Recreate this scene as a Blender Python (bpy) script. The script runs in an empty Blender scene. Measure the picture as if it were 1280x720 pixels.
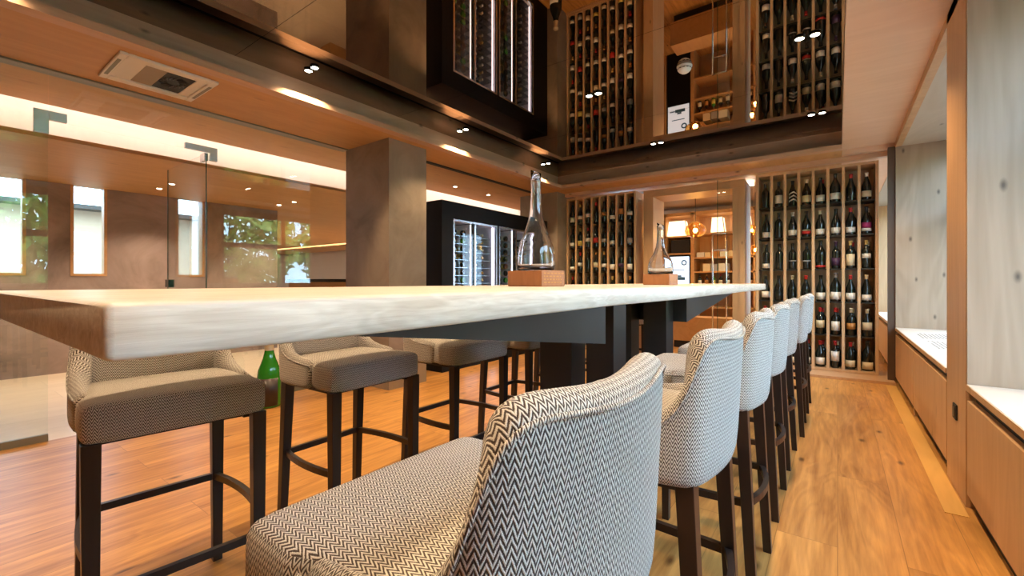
import bpy, bmesh, math, random
from mathutils import Vector, Matrix, noise
random.seed(7)
C = bpy.context.scene.collection
scn = bpy.context.scene
PI = math.pi
CAM_Z = 1.11

# ------------------------------------------------------------------ camera
cam = bpy.data.cameras.new('camera'); camo = bpy.data.objects.new('camera', cam); C.objects.link(camo)
cam.sensor_width = 36; cam.lens = 555/1280*36; cam.shift_y = -8/1280
cam.clip_start = 0.02
camo.location = (0, 0, CAM_Z); camo.rotation_euler = (PI/2, 0, math.radians(36.25))
scn.camera = camo

# ------------------------------------------------------------------ world, exposure
scn.view_settings.view_transform = 'Standard'; scn.view_settings.look = 'None'
scn.view_settings.gamma = 1; scn.view_settings.use_curve_mapping = False
scn.view_settings.exposure = 0.68
scn.cycles.max_bounces = 10; scn.cycles.diffuse_bounces = 5; scn.cycles.glossy_bounces = 5
scn.cycles.transparent_max_bounces = 16; scn.cycles.transmission_bounces = 8
scn.cycles.caustics_reflective = False; scn.cycles.caustics_refractive = False
scn.cycles.sample_clamp_indirect = 4
w = bpy.data.worlds.new('sky'); scn.world = w; w.use_nodes = True
bgn = w.node_tree.nodes['Background']; bgn.inputs[0].default_value = (0.49, 0.735, 1.0, 1); bgn.inputs[1].default_value = 9.0

WARM = (1.0, 0.70, 0.39)
def area(name, loc, rot, sx, sy, power, color, portal=False, spread=PI):
    l = bpy.data.lights.new(name, 'AREA'); l.shape = 'RECTANGLE'; l.size = sx; l.size_y = sy
    l.energy = power; l.color = color; l.spread = spread
    o = bpy.data.objects.new(name, l); C.objects.link(o); o.location = loc; o.rotation_euler = rot
    if portal: l.cycles.is_portal = True
    return o
# portals guide the sky light through the windows
area('window_portal', (1.12, 1.7, 1.6), (0, PI/2, 0), 1.9, 2.7, 1, (1,1,1), True)
area('window_portal', (1.12, 4.95, 1.6), (0, PI/2, 0), 1.9, 2.7, 1, (1,1,1), True)
area('window_portal', (1.12, 7.8, 1.6), (0, PI/2, 0), 1.9, 2.3, 1, (1,1,1), True)

def spot(loc, power, color=WARM, size=120, blend=.6, rot=(0,0,0), r=.03):
    l = bpy.data.lights.new('spot_light', 'SPOT'); l.energy = power; l.color = color
    l.spot_size = math.radians(size); l.spot_blend = blend; l.shadow_soft_size = r
    o = bpy.data.objects.new('spot_light', l); C.objects.link(o); o.location = loc; o.rotation_euler = rot
    return o

# ------------------------------------------------------------------ materials
def newmat(name):
    m = bpy.data.materials.new(name); m.use_nodes = True
    nt = m.node_tree; return m, nt, nt.nodes, nt.links, nt.nodes['Principled BSDF']
def plain(name, col, rough=.5, metal=0, bump=0, spec=.5, var=.0, vscale=20):
    m, nt, N, L, P = newmat(name)
    P.inputs['Base Color'].default_value = (*col, 1); P.inputs['Roughness'].default_value = rough
    P.inputs['Metallic'].default_value = metal; P.inputs['Specular IOR Level'].default_value = spec
    tc = N.new('ShaderNodeTexCoord'); ns = N.new('ShaderNodeTexNoise'); ns.inputs['Scale'].default_value = vscale
    ns.inputs['Detail'].default_value = 4; L.new(tc.outputs['Object'], ns.inputs['Vector'])
    if var:
        mx = N.new('ShaderNodeMix'); mx.data_type = 'RGBA'
        mx.inputs[6].default_value = tuple(c*(1-var) for c in col)+(1,); mx.inputs[7].default_value = tuple(min(1,c*(1+var)) for c in col)+(1,)
        L.new(ns.outputs['Fac'], mx.inputs[0]); L.new(mx.outputs[2], P.inputs['Base Color'])
    if bump:
        b = N.new('ShaderNodeBump'); b.inputs['Strength'].default_value = bump; b.inputs['Distance'].default_value = .005
        L.new(ns.outputs['Fac'], b.inputs['Height']); L.new(b.outputs[0], P.inputs['Normal'])
    return m
def emis(name, col, strength):
    m, nt, N, L, P = newmat(name)
    P.inputs['Base Color'].default_value = (*col, 1); P.inputs['Emission Color'].default_value = (*col, 1)
    P.inputs['Emission Strength'].default_value = strength
    return m
def math_node(N, L, op, a, b=None, c=None):
    n = N.new('ShaderNodeMath'); n.operation = op
    for i, v in enumerate((a, b, c)):
        if v is None: continue
        if isinstance(v, (int, float)): n.inputs[i].default_value = v
        else: L.new(v, n.inputs[i])
    return n.outputs[0]
def wood(name, cA, cB, axis='Y', grain=1.0, knots=0.0, rough=.45, plank=None, stripes=None, tone=.18, contrast=.5, bump=.15, kscale=1.6, gap=.55, flat=2, along=1.3, dist=.7):
    """grain runs along axis; plank=(length,width) lays boards in the XY plane, long side along axis;
    stripes=(axis index, width) gives glued staves."""
    m, nt, N, L, P = newmat(name)
    tc = N.new('ShaderNodeTexCoord'); ai = 'XYZ'.index(axis)
    base = tc.outputs['Object']
    fac_plank = None
    if plank:
        mp = N.new('ShaderNodeMapping'); L.new(base, mp.inputs['Vector'])
        if axis == 'Y': mp.inputs['Rotation'].default_value = (0, 0, PI/2)
        br = N.new('ShaderNodeTexBrick'); L.new(mp.outputs[0], br.inputs['Vector'])
        br.inputs['Scale'].default_value = 1; br.inputs['Brick Width'].default_value = plank[0]
        br.inputs['Row Height'].default_value = plank[1]; br.inputs['Mortar Size'].default_value = .0016
        br.inputs['Mortar Smooth'].default_value = .2; br.offset = .37; br.offset_frequency = 2; br.squash = 1
        br.inputs['Color1'].default_value = (0, 0, 0, 1); br.inputs['Color2'].default_value = (1, 1, 1, 1)
        br.inputs['Mortar'].default_value = (.5, .5, .5, 1); br.inputs['Bias'].default_value = 0
        fac_plank = br.outputs['Color']; mortar = br.outputs['Fac']
    elif stripes:
        sp = N.new('ShaderNodeSeparateXYZ'); L.new(base, sp.inputs[0])
        q = math_node(N, L, 'FLOOR', math_node(N, L, 'DIVIDE', sp.outputs[stripes[0]], stripes[1]))
        wn = N.new('ShaderNodeTexWhiteNoise'); wn.noise_dimensions = '1D'; L.new(q, wn.inputs['W']); fac_plank = wn.outputs['Value']
    vec = base
    if fac_plank is not None:        # every board gets its own stretch of grain
        ad = N.new('ShaderNodeVectorMath'); ad.operation = 'MULTIPLY_ADD'
        cb = N.new('ShaderNodeCombineXYZ')
        for i in range(3): L.new(fac_plank, cb.inputs[i])
        L.new(cb.outputs[0], ad.inputs[0]); ad.inputs[1].default_value = (7.3, 5.1, 3.7); L.new(base, ad.inputs[2]); vec = ad.outputs[0]
    m1 = N.new('ShaderNodeMapping'); L.new(vec, m1.inputs['Vector'])
    s = [26*grain]*3; s[ai] = along*grain; m1.inputs['Scale'].default_value = s
    n1 = N.new('ShaderNodeTexNoise'); n1.inputs['Detail'].default_value = 7; n1.inputs['Roughness'].default_value = .65
    n1.inputs['Distortion'].default_value = dist; n1.inputs['Scale'].default_value = 1; L.new(m1.outputs[0], n1.inputs['Vector'])
    m2 = N.new('ShaderNodeMapping'); L.new(vec, m2.inputs['Vector'])
    s = [5*grain]*3; s[ai] = .8*grain; m2.inputs['Scale'].default_value = s
    n2 = N.new('ShaderNodeTexNoise'); n2.inputs['Detail'].default_value = 2; n2.inputs['Scale'].default_value = 1
    n2.inputs['Distortion'].default_value = 1.2; L.new(m2.outputs[0], n2.inputs['Vector'])
    # cathedral rings from the broad noise
    rings = math_node(N, L, 'SINE', math_node(N, L, 'MULTIPLY', n2.outputs['Fac'], 46))
    rings = math_node(N, L, 'MULTIPLY_ADD', rings, .09, .0)
    f = math_node(N, L, 'ADD', math_node(N, L, 'MULTIPLY_ADD', n1.outputs['Fac'], contrast*1.6, .5-contrast*.8), rings)
    f = math_node(N, L, 'ADD', f, math_node(N, L, 'MULTIPLY_ADD', n2.outputs['Fac'], .5, -.25))
    if fac_plank is not None: f = math_node(N, L, 'ADD', f, math_node(N, L, 'MULTIPLY_ADD', fac_plank, tone*2, -tone))
    mx = N.new('ShaderNodeMix'); mx.data_type = 'RGBA'; mx.clamp_factor = True
    mx.inputs[6].default_value = (*cA, 1); mx.inputs[7].default_value = (*cB, 1); L.new(f, mx.inputs[0])
    col = mx.outputs[2]
    if knots:
        sp2 = N.new('ShaderNodeSeparateXYZ'); L.new(vec, sp2.inputs[0]); cb2 = N.new('ShaderNodeCombineXYZ')
        for i_, a_ in enumerate([q for q in range(3) if q != flat]):
            L.new(math_node(N, L, 'MULTIPLY', sp2.outputs[a_], kscale*(.8 if a_ == ai else 1.7)), cb2.inputs[i_])
        vo = N.new('ShaderNodeTexVoronoi'); vo.voronoi_dimensions = '2D'; vo.inputs['Scale'].default_value = 1; L.new(cb2.outputs[0], vo.inputs['Vector'])
        rc = N.new('ShaderNodeSeparateColor'); L.new(vo.outputs['Color'], rc.inputs[0])
        has = math_node(N, L, 'GREATER_THAN', rc.outputs[0], .5)
        d = math_node(N, L, 'ADD', vo.outputs['Distance'], math_node(N, L, 'MULTIPLY_ADD', n1.outputs['Fac'], .06, -.03))
        k = N.new('ShaderNodeMapRange'); k.inputs['From Min'].default_value = .012; k.inputs['From Max'].default_value = .075
        k.inputs['To Min'].default_value = knots; k.inputs['To Max'].default_value = 0; L.new(d, k.inputs['Value'])
        m4 = N.new('ShaderNodeMix'); m4.data_type = 'RGBA'; L.new(math_node(N, L, 'MULTIPLY', k.outputs[0], has), m4.inputs[0]); L.new(col, m4.inputs[6])
        m4.inputs[7].default_value = tuple(c*.28 for c in cA)+(1,); col = m4.outputs[2]
    if plank:
        m5 = N.new('ShaderNodeMix'); m5.data_type = 'RGBA'; L.new(math_node(N, L, 'MULTIPLY', mortar, 1-gap), m5.inputs[0]); L.new(col, m5.inputs[6])
        m5.inputs[7].default_value = tuple(c*.3 for c in cA)+(1,); col = m5.outputs[2]
    L.new(col, P.inputs['Base Color'])
    P.inputs['Roughness'].default_value = rough
    b = N.new('ShaderNodeBump'); b.inputs['Strength'].default_value = bump; b.inputs['Distance'].default_value = .002
    L.new(n1.outputs['Fac'], b.inputs['Height']); L.new(b.outputs[0], P.inputs['Normal'])
    return m
def plaster(name, cA, cB, scale=1.6, rough=.75):
    m, nt, N, L, P = newmat(name)
    tc = N.new('ShaderNodeTexCoord')
    n1 = N.new('ShaderNodeTexNoise'); n1.inputs['Scale'].default_value = scale; n1.inputs['Detail'].default_value = 9
    n1.inputs['Roughness'].default_value = .62; n1.inputs['Distortion'].default_value = .9
    L.new(tc.outputs['Object'], n1.inputs['Vector'])
    r = N.new('ShaderNodeMapRange'); r.inputs['From Min'].default_value = .3; r.inputs['From Max'].default_value = .7; L.new(n1.outputs['Fac'], r.inputs['Value'])
    mx = N.new('ShaderNodeMix'); mx.data_type = 'RGBA'; mx.inputs[6].default_value = (*cA, 1); mx.inputs[7].default_value = (*cB, 1)
    L.new(r.outputs[0], mx.inputs[0]); L.new(mx.outputs[2], P.inputs['Base Color']); P.inputs['Roughness'].default_value = rough
    b = N.new('ShaderNodeBump'); b.inputs['Strength'].default_value = .25; b.inputs['Distance'].default_value = .004
    L.new(n1.outputs['Fac'], b.inputs['Height']); L.new(b.outputs[0], P.inputs['Normal'])
    return m
def glass_sheet(name, tint=(.97, .99, .98), boost=1.0):
    m, nt, N, L, P = newmat(name); N.remove(P)
    out = [n for n in N if n.type == 'OUTPUT_MATERIAL'][0]
    t = N.new('ShaderNodeBsdfTransparent'); t.inputs[0].default_value = (*tint, 1)
    g = N.new('ShaderNodeBsdfGlossy'); g.inputs['Roughness'].default_value = 0.0; g.inputs['Color'].default_value = (1, 1, 1, 1)
    f = N.new('ShaderNodeFresnel'); geo = N.new('ShaderNodeNewGeometry')
    L.new(math_node(N, L, 'MULTIPLY_ADD', geo.outputs['Backfacing'], 1/1.5-1.5, 1.5), f.inputs[0])
    x = N.new('ShaderNodeMixShader'); L.new(math_node(N, L, 'MULTIPLY', f.outputs[0], boost), x.inputs[0])
    L.new(t.outputs[0], x.inputs[1]); L.new(g.outputs[0], x.inputs[2]); L.new(x.outputs[0], out.inputs['Surface'])
    return m
def real_glass(name, col=(1,1,1), ior=1.47):
    m, nt, N, L, P = newmat(name)
    P.inputs['Base Color'].default_value = (*col, 1); P.inputs['Roughness'].default_value = 0.0
    P.inputs['Transmission Weight'].default_value = 1; P.inputs['IOR'].default_value = ior
    return m
def herringbone(name):
    m, nt, N, L, P = newmat(name)
    uv = N.new('ShaderNodeUVMap'); uv.uv_map = 'UVMap'
    wob = N.new('ShaderNodeTexNoise'); wob.inputs['Scale'].default_value = 60; wob.inputs['Detail'].default_value = 2; L.new(uv.outputs[0], wob.inputs['Vector'])
    sp = N.new('ShaderNodeSeparateXYZ'); L.new(uv.outputs[0], sp.inputs[0])
    u = math_node(N, L, 'MULTIPLY_ADD', wob.outputs['Fac'], .0022, sp.outputs[0])
    W = .0112
    tri = math_node(N, L, 'PINGPONG', u, W/2)                        # 0..W/2
    v = math_node(N, L, 'ADD', sp.outputs[1], math_node(N, L, 'MULTIPLY', tri, 2.15))
    v = math_node(N, L, 'MULTIPLY_ADD', wob.outputs['Fac'], .0016, v)
    st = math_node(N, L, 'SINE', math_node(N, L, 'MULTIPLY', v, 2*PI/.0092))
    fib = N.new('ShaderNodeTexNoise'); fib.inputs['Scale'].default_value = 900; fib.inputs['Detail'].default_value = 2; L.new(uv.outputs[0], fib.inputs['Vector'])
    st = math_node(N, L, 'ADD', st, math_node(N, L, 'MULTIPLY_ADD', fib.outputs['Fac'], 2.0, -1.0))
    r = N.new('ShaderNodeMapRange'); r.inputs['From Min'].default_value = -.35; r.inputs['From Max'].default_value = .30; L.new(st, r.inputs['Value'])
    mx = N.new('ShaderNodeMix'); mx.data_type = 'RGBA'
    mx.inputs[6].default_value = (.075, .050, .042, 1); mx.inputs[7].default_value = (.76, .72, .68, 1)
    L.new(r.outputs[0], mx.inputs[0]); L.new(mx.outputs[2], P.inputs['Base Color'])
    P.inputs['Roughness'].default_value = .95; P.inputs['Specular IOR Level'].default_value = .15
    P.inputs['Sheen Weight'].default_value = .25
    b = N.new('ShaderNodeBump'); b.inputs['Strength'].default_value = .6; b.inputs['Distance'].default_value = .0012
    L.new(st, b.inputs['Height']); L.new(b.outputs[0], P.inputs['Normal'])
    return m

M = {}
M['floor'] = wood('oak_floor', (.28, .11, .022), (.66, .335, .095), 'Y', 1.0, .9, .34, plank=(2.3, .22), tone=.16, contrast=1.15, kscale=1.9, along=1.5, dist=.25)
M['pale_floor'] = wood('pale_floor', (.62, .50, .36), (.80, .68, .53), 'Y', .6, 0, .35, plank=(2.4, .4), tone=.15, contrast=.3)
M['border'] = wood('pale_floor_strip', (.60, .33, .09), (.78, .46, .14), 'Y', .8, 0, .4, contrast=.4)
M['post'] = plain('dark_brown_post', (.085, .05, .03), .5, var=.1)
M['shop_ceiling'] = wood('shop_ceiling_wood', (.22, .12, .05), (.32, .19, .09), 'X', .7, 0, .5, contrast=.3)
M['orange_wood'] = wood('ceiling_wood', (.46, .235, .085), (.64, .37, .155), 'Y', .6, .3, .5, contrast=.3)
M['beam_wood'] = wood('beam_wood', (.47, .285, .18), (.65, .43, .29), 'Y', .8, .8, .5, contrast=.35, flat=0, kscale=2.5)
M['beam_wood_x'] = wood('beam_wood_across', (.47, .285, .18), (.65, .43, .29), 'X', .8, .8, .5, contrast=.35, flat=1, kscale=2.5)
M['soffit_wood'] = wood('soffit_wood', (.66, .42, .27), (.80, .56, .40), 'X', .6, .3, .5, contrast=.3)
M['panel_wood'] = wood('panel_wood', (.44, .24, .115), (.60, .37, .20), 'Z', .7, .35, .45, stripes=(1, .085), tone=.12, contrast=.45, flat=0)
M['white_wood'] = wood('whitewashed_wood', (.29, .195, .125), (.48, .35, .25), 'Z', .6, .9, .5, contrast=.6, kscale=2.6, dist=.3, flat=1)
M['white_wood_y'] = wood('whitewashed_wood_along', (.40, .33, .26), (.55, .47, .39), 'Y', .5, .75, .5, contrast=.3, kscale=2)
M['rack_wood'] = wood('rack_wood', (.50, .31, .16), (.68, .46, .27), 'Z', .8, 0, .5, contrast=.35)
M['frame_wood'] = wood('frame_wood', (.42, .245, .115), (.60, .38, .20), 'Z', .7, .7, .5, contrast=.4, flat=1, kscale=2.5)
M['frame_wood_x'] = wood('frame_wood_across', (.42, .245, .115), (.60, .38, .20), 'X', .7, .6, .5, contrast=.35)
M['table'] = wood('table_oak', (.46, .36, .28), (.84, .77, .70), 'Y', 3.0, .0, .38, contrast=.8, bump=.3)
M['block'] = wood('block_wood', (.28, .105, .035), (.46, .20, .08), 'Z', 1.2, 0, .45, contrast=.4)
M['plaster'] = plaster('brown_plaster', (.20, .145, .12), (.42, .31, .27))
M['column'] = plaster('column_plaster', (.20, .15, .11), (.33, .26, .20), 2.2, .6)
M['pale_wall'] = plain('pale_wall', (.62, .58, .58), .8, var=.05)
M['house'] = plain('cream_render', (.50, .365, .23), .8, var=.05)
M['bench_top'] = plain('bench_top', (.60, .50, .42), .4, var=.04, vscale=4)
M['black'] = plain('black_void', (.012, .010, .009), .6)
M['leg'] = wood('dark_stained_beech', (.016, .009, .007), (.035, .019, .014), 'Z', 1, 0, .35, contrast=.4, bump=.05)
M['steel'] = plain('blackened_steel', (.040, .039, .038), .45, .25, var=.15, vscale=6)
M['dark_metal'] = plain('dark_metal', (.05, .045, .035), .4, .5)
M['profile'] = plain('grey_green_profile', (.22, .21, .16), .4, .3)
M['chrome'] = plain('brushed_steel', (.62, .64, .66), .25, 1)
M['white'] = plain('white_plastic', (.82, .80, .76), .4)
M['fridge'] = plain('fridge_black', (.008, .007, .0065), .5, 0, spec=.15)
M['fridge_in'] = plain('fridge_interior', (.78, .76, .84), .5)
M['fabric'] = herringbone('herringbone_tweed')
M['glass'] = glass_sheet('partition_glass', (.955, .985, .97), 1.15)
M['pane'] = glass_sheet('window_glass', (.97, .985, .98), 1.0)
M['fridge_pane'] = glass_sheet('fridge_glass', (.97, .98, .98), .3)
M['green_edge'] = plain('green_glass_edge', (.02, .09, .06), .2)
M['decanter'] = real_glass('clear_glass')
M['mirror'] = plain('bronze_mirror', (.31, .225, .16), .012, 1)
M['led'] = emis('led_warm', (1, .80, .62), 14)
M['led_cool'] = emis('led_cool', (.86, .84, 1), 5)
M['lens'] = emis('lamp_lens', (1, .86, .66), 30)
M['lampglow'] = emis('lamp_bulb', (1, .72, .34), 25)
M['shade'] = emis('lit_shade', (1, .84, .60), 1.1)
M['amber'] = glass_sheet('amber_glass', (.98, .72, .36), 1.5)
M['screen'] = emis('blue_white_screen', (.66, .80, 1), .9)
M['ink'] = plain('grey_ink', (.13, .12, .11), .6)
M['ink_blue'] = plain('blue_ink', (.06, .16, .30), .5)
M['bottle_dark'] = plain('dark_bottle_glass', (.010, .012, .009), .09, spec=.7)
M['bottle_brown'] = plain('brown_bottle_glass', (.035, .014, .008), .1, spec=.7)
M['bottle_green'] = plain('green_bottle_glass', (.02, .19, .012), .1, spec=.7)
M['foil'] = plain('pale_gold_foil', (.66, .55, .36), .35, .5)
M['leaf'] = plain('leaf', (.26, .46, .08), .6, var=.6, vscale=3)
M['leaf2'] = plain('leaf_yellow', (.50, .54, .10), .6, var=.6, vscale=3)
M['bark'] = plain('bark', (.12, .08, .05), .8, var=.3)
M['grass'] = plain('gravel', (.20, .19, .16), .9, var=.3)
PAL = {'white': (.78, .76, .70), 'cream': (.72, .62, .42), 'red': (.50, .025, .02), 'black': (.015, .015, .015), 'gold': (.60, .40, .12),
       'magenta': (.38, .03, .14), 'amber': (.50, .22, .05), 'grey': (.36, .36, .36), 'purple': (.05, .02, .07), 'green': (.20, .34, .22), 'yellow': (.70, .58, .15), 'blue': (.25, .45, .55)}
for k, c in PAL.items(): M['lab_'+k] = plain('paper_'+k, c, .55)

# ------------------------------------------------------------------ mesh helpers
def obj(name, bm, mat, parent=None, smooth=False, bevel=0, sub=0):
    me = bpy.data.meshes.new(name)
    if isinstance(bm, bmesh.types.BMesh):
        bmesh.ops.recalc_face_normals(bm, faces=bm.faces[:]); bm.to_mesh(me); bm.free()
    me.materials.append(mat)
    o = bpy.data.objects.new(name, me); C.objects.link(o)
    if parent: o.parent = parent
    if smooth:
        for p in me.polygons: p.use_smooth = True
    if bevel:
        b = o.modifiers.new('bevel', 'BEVEL'); b.width = bevel; b.segments = 2; b.limit_method = 'ANGLE'
    if sub:
        s = o.modifiers.new('sub', 'SUBSURF'); s.levels = sub; s.render_levels = sub
    return o
def bx(bm, x0, x1, y0, y1, z0, z1):
    v = [bm.verts.new(p) for p in ((x0,y0,z0),(x1,y0,z0),(x1,y1,z0),(x0,y1,z0),(x0,y0,z1),(x1,y0,z1),(x1,y1,z1),(x0,y1,z1))]
    for f in ((0,3,2,1),(4,5,6,7),(0,1,5,4),(1,2,6,5),(2,3,7,6),(3,0,4,7)): bm.faces.new([v[i] for i in f])
def hexa(bm, lo, hi):
    """lo, hi: four points each"""
    v = [bm.verts.new(p) for p in list(lo)+list(hi)]
    for f in ((0,3,2,1),(4,5,6,7),(0,1,5,4),(1,2,6,5),(2,3,7,6),(3,0,4,7)): bm.faces.new([v[i] for i in f])
def box(name, mat, b, parent=None, bevel=0, org=None):
    bm = bmesh.new(); bx(bm, *b); return obj(name, bm, mat, parent, bevel=bevel)
def boxes(name, mat, lst, parent=None, bevel=0):
    bm = bmesh.new()
    for b in lst: bx(bm, *b)
    return obj(name, bm, mat, parent, bevel=bevel)
def lathe(bm, prof, seg=24, a0=0, a1=2*PI, cx=0, cy=0):
    full = abs(a1-a0-2*PI) < 1e-6; n = seg if full else seg+1; rows = []
    for r, z in prof:
        if r < 1e-6: rows.append([bm.verts.new((cx, cy, z))]); continue
        rows.append([bm.verts.new((cx+r*math.cos(a0+(a1-a0)*i/seg), cy+r*math.sin(a0+(a1-a0)*i/seg), z)) for i in range(n)])
    for A, B in zip(rows, rows[1:]):
        k = seg
        for i in range(k):
            j = (i+1) % n if full else i+1
            if len(A) == 1 and len(B) == 1: continue
            if len(A) == 1: bm.faces.new((A[0], B[j], B[i]))
            elif len(B) == 1: bm.faces.new((A[i], A[j], B[0]))
            else: bm.faces.new((A[i], A[j], B[j], B[i]))
def tube(bm, pts, r, seg=8, flat=None):
    """round tube, or a flat bar when flat=(half width, half height)"""
    pts = [Vector(p) for p in pts]; rings = []
    for i, p in enumerate(pts):
        t = (pts[min(i+1, len(pts)-1)]-pts[max(i-1, 0)]).normalized()
        up = Vector((0,0,1)) if abs(t.z) < .95 else Vector((1,0,0))
        s = t.cross(up).normalized(); u = s.cross(t).normalized()
        if flat: offs = [(s*a*flat[0]+u*b*flat[1]) for a, b in ((-1,-1),(1,-1),(1,1),(-1,1))]
        else: offs = [(s*math.cos(2*PI*k/seg)+u*math.sin(2*PI*k/seg))*r for k in range(seg)]
        rings.append([bm.verts.new(p+o) for o in offs])
    n = len(rings[0])
    for A, B in zip(rings, rings[1:]):
        for k in range(n): bm.faces.new((A[k], A[(k+1)%n], B[(k+1)%n], B[k]))
    bm.faces.new(rings[0][::-1]); bm.faces.new(rings[-1])
def thing(name, label, cat, loc=(0,0,0), rz=0, group=None):
    o = bpy.data.objects.new(name, None); C.objects.link(o); o.empty_display_size = .1
    o.location = loc; o.rotation_euler = (0,0,rz); o['label'] = label; o['category'] = cat
    if group: o['group'] = group
    return o
def tag(o, label, cat, group=None):
    o['label'] = label; o['category'] = cat
    if group: o['group'] = group
    return o
def st(name, mat, b, label=None, bevel=0):
    o = boxes(name, mat, b if isinstance(b, list) else [b], bevel=bevel); o['kind'] = 'structure'
    if label: o['label'] = label; o['category'] = name.split('_')[0].split('.')[0]
    return o
def dup(root, loc, rz, label, group=None):
    r = root.copy(); C.objects.link(r); r.location = loc; r.rotation_euler = (0,0,rz); r['label'] = label
    if group: r['group'] = group
    for ch in list(root.children):
        c = ch.copy(); C.objects.link(c); c.parent = r
        for g in ch.children:
            d = g.copy(); C.objects.link(d); d.parent = c
    return r

# ------------------------------------------------------------------ room shell
ZC = 2.58      # wood ceiling around the tray
ZM = 2.82      # mirror
YB = -1.8      # wall behind the camera
st('floor', M['floor'], (-4.44, 1.1, YB, 12, -.12, 0), 'warm oak plank floor with knots, under the long table')
st('floor', M['pale_floor'], [(-7.85, -4.44, YB, 3.5, -.12, 0), (-20, -4.44, 3.5, 12, -.12, 0)], 'pale wide plank floor beyond the glass partition')
st('ceiling', M['orange_wood'], [(-5.29, -3.60, YB, 12, ZC, 2.60), (-5.29, -3.72, YB, 12, 2.60, 3.1), (-3.60, .04, 6.20, 7.09, ZC, 2.60),
   (-3.72, .04, 6.32, 12, 2.60, 3.1), (-3.72, .04, YB, -1.0, ZC, 3.1)], 'orange wood ceiling around the mirrored tray')
st('ceiling', M['shop_ceiling'], (-3.60, .04, 7.09, 12, ZC, 2.60), 'dark wood ceiling of the shop')
st('ceiling', M['soffit_wood'], (.04, .52, YB, 6.44, 2.64, 3.1), 'pale wood soffit strip along the window wall')
st('ceiling', M['soffit_wood'], (.04, 1.1, 6.44, 12, 2.585, 3.1), 'pale wood ceiling beyond the right wine rack')
st('trim_1', M['beam_wood'], (-3.72, -3.68, -1.0, 6.32, 2.60, ZM), 'taupe wood fascia on the left of the mirrored ceiling')
st('trim_2', M['beam_wood_x'], (-3.68, .04, 6.28, 6.32, 2.60, ZM), 'taupe wood fascia at the far end of the mirrored ceiling')
st('trim_3', M['beam_wood'], (-3.60, -3.496, -1.0, 6.096, ZC-.002, 2.626), 'wood ledge board on the left edge of the ceiling tray')
st('trim_4', M['beam_wood_x'], (-3.60, .04, 6.096, 6.20, ZC-.002, 2.626), 'wood ledge board on the far edge of the ceiling tray')
st('trim_5', M['black'], [(-3.68, -3.60, -1.0, 6.28, 2.585, 2.602), (-3.60, .04, 6.20, 6.28, 2.585, 2.602)], 'black painted shadow gap behind the ledge board')  # black colour stands in for the shade inside the gap

# mirrored ceiling: five panels with fine joints
mc = thing('mirror_ceiling', 'bronze mirrored ceiling panels reflecting the wine racks', 'mirror', (-1.82, 2.6, ZM)); mc['kind'] = 'structure'
ys = [-1.0, -.07, 1.47, 3.01, 4.55, 6.09, 6.28]
for a, b in zip(ys, ys[1:]):
    box('mirror_panel', M['mirror'], (-3.70-mc.location.x, .04-mc.location.x, a+.0015-2.6, b-.0015-2.6, 0, .02), mc)
box('backing', M['black'], (-3.70+1.82, .04+1.82, -1.0-2.6, 6.28-2.6, .021, .04), mc)

# right wall: header, pillar, niches with benches
XW = .508
st('trim_6', M['panel_wood'], (XW, .56, YB, 6.44, 2.575, 2.9), 'wood header strip above the window niches')
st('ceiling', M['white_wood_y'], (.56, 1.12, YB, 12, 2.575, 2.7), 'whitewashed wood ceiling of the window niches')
st('wall_right', M['panel_wood'], [(XW, 1.08, 3.08, 3.54, 0, 2.9)], 'orange wood pillar between the two window niches')
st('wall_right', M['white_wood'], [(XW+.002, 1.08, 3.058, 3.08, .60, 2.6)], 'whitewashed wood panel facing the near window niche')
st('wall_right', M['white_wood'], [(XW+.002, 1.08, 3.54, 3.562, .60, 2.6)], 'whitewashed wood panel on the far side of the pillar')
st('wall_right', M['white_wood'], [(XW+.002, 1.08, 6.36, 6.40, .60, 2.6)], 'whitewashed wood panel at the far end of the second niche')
st('wall_right', M['panel_wood'], [(.53, 1.08, 6.40, 6.44, 0, 2.6), (1.05, 1.12, YB, .35, .6, 2.6), (.56, 1.12, YB, 12, -.1, .02), (1.06, 1.12, YB, 12, 0, .66), (1.06, 1.12, YB, 12, 2.52, 2.6)])  # second box: unseen wall added to keep daylight off the near table end
st('trim_7', M['post'], (.446, XW+.004, 6.38, 6.44, 0, 2.585), 'dark upright post beside the right wine rack')
st('trim_8', M['border'], (.415, .50, 2.95, 6.2, -.001, .003), 'pale yellow strip on the floor along the benches')  # thin strip in a paler, yellower tone than the planks
st('wall_back', M['plaster'], (-7.85, 1.12, YB-.1, YB, 0, 3.1))
st('wall_back', M['plaster'], (-20, -7.85, 3.5, 3.69, 0, 3.1))
st('wall_far', M['panel_wood'], (-4.4, 1.12, 11.2, 11.3, 0, 3.1))
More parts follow.
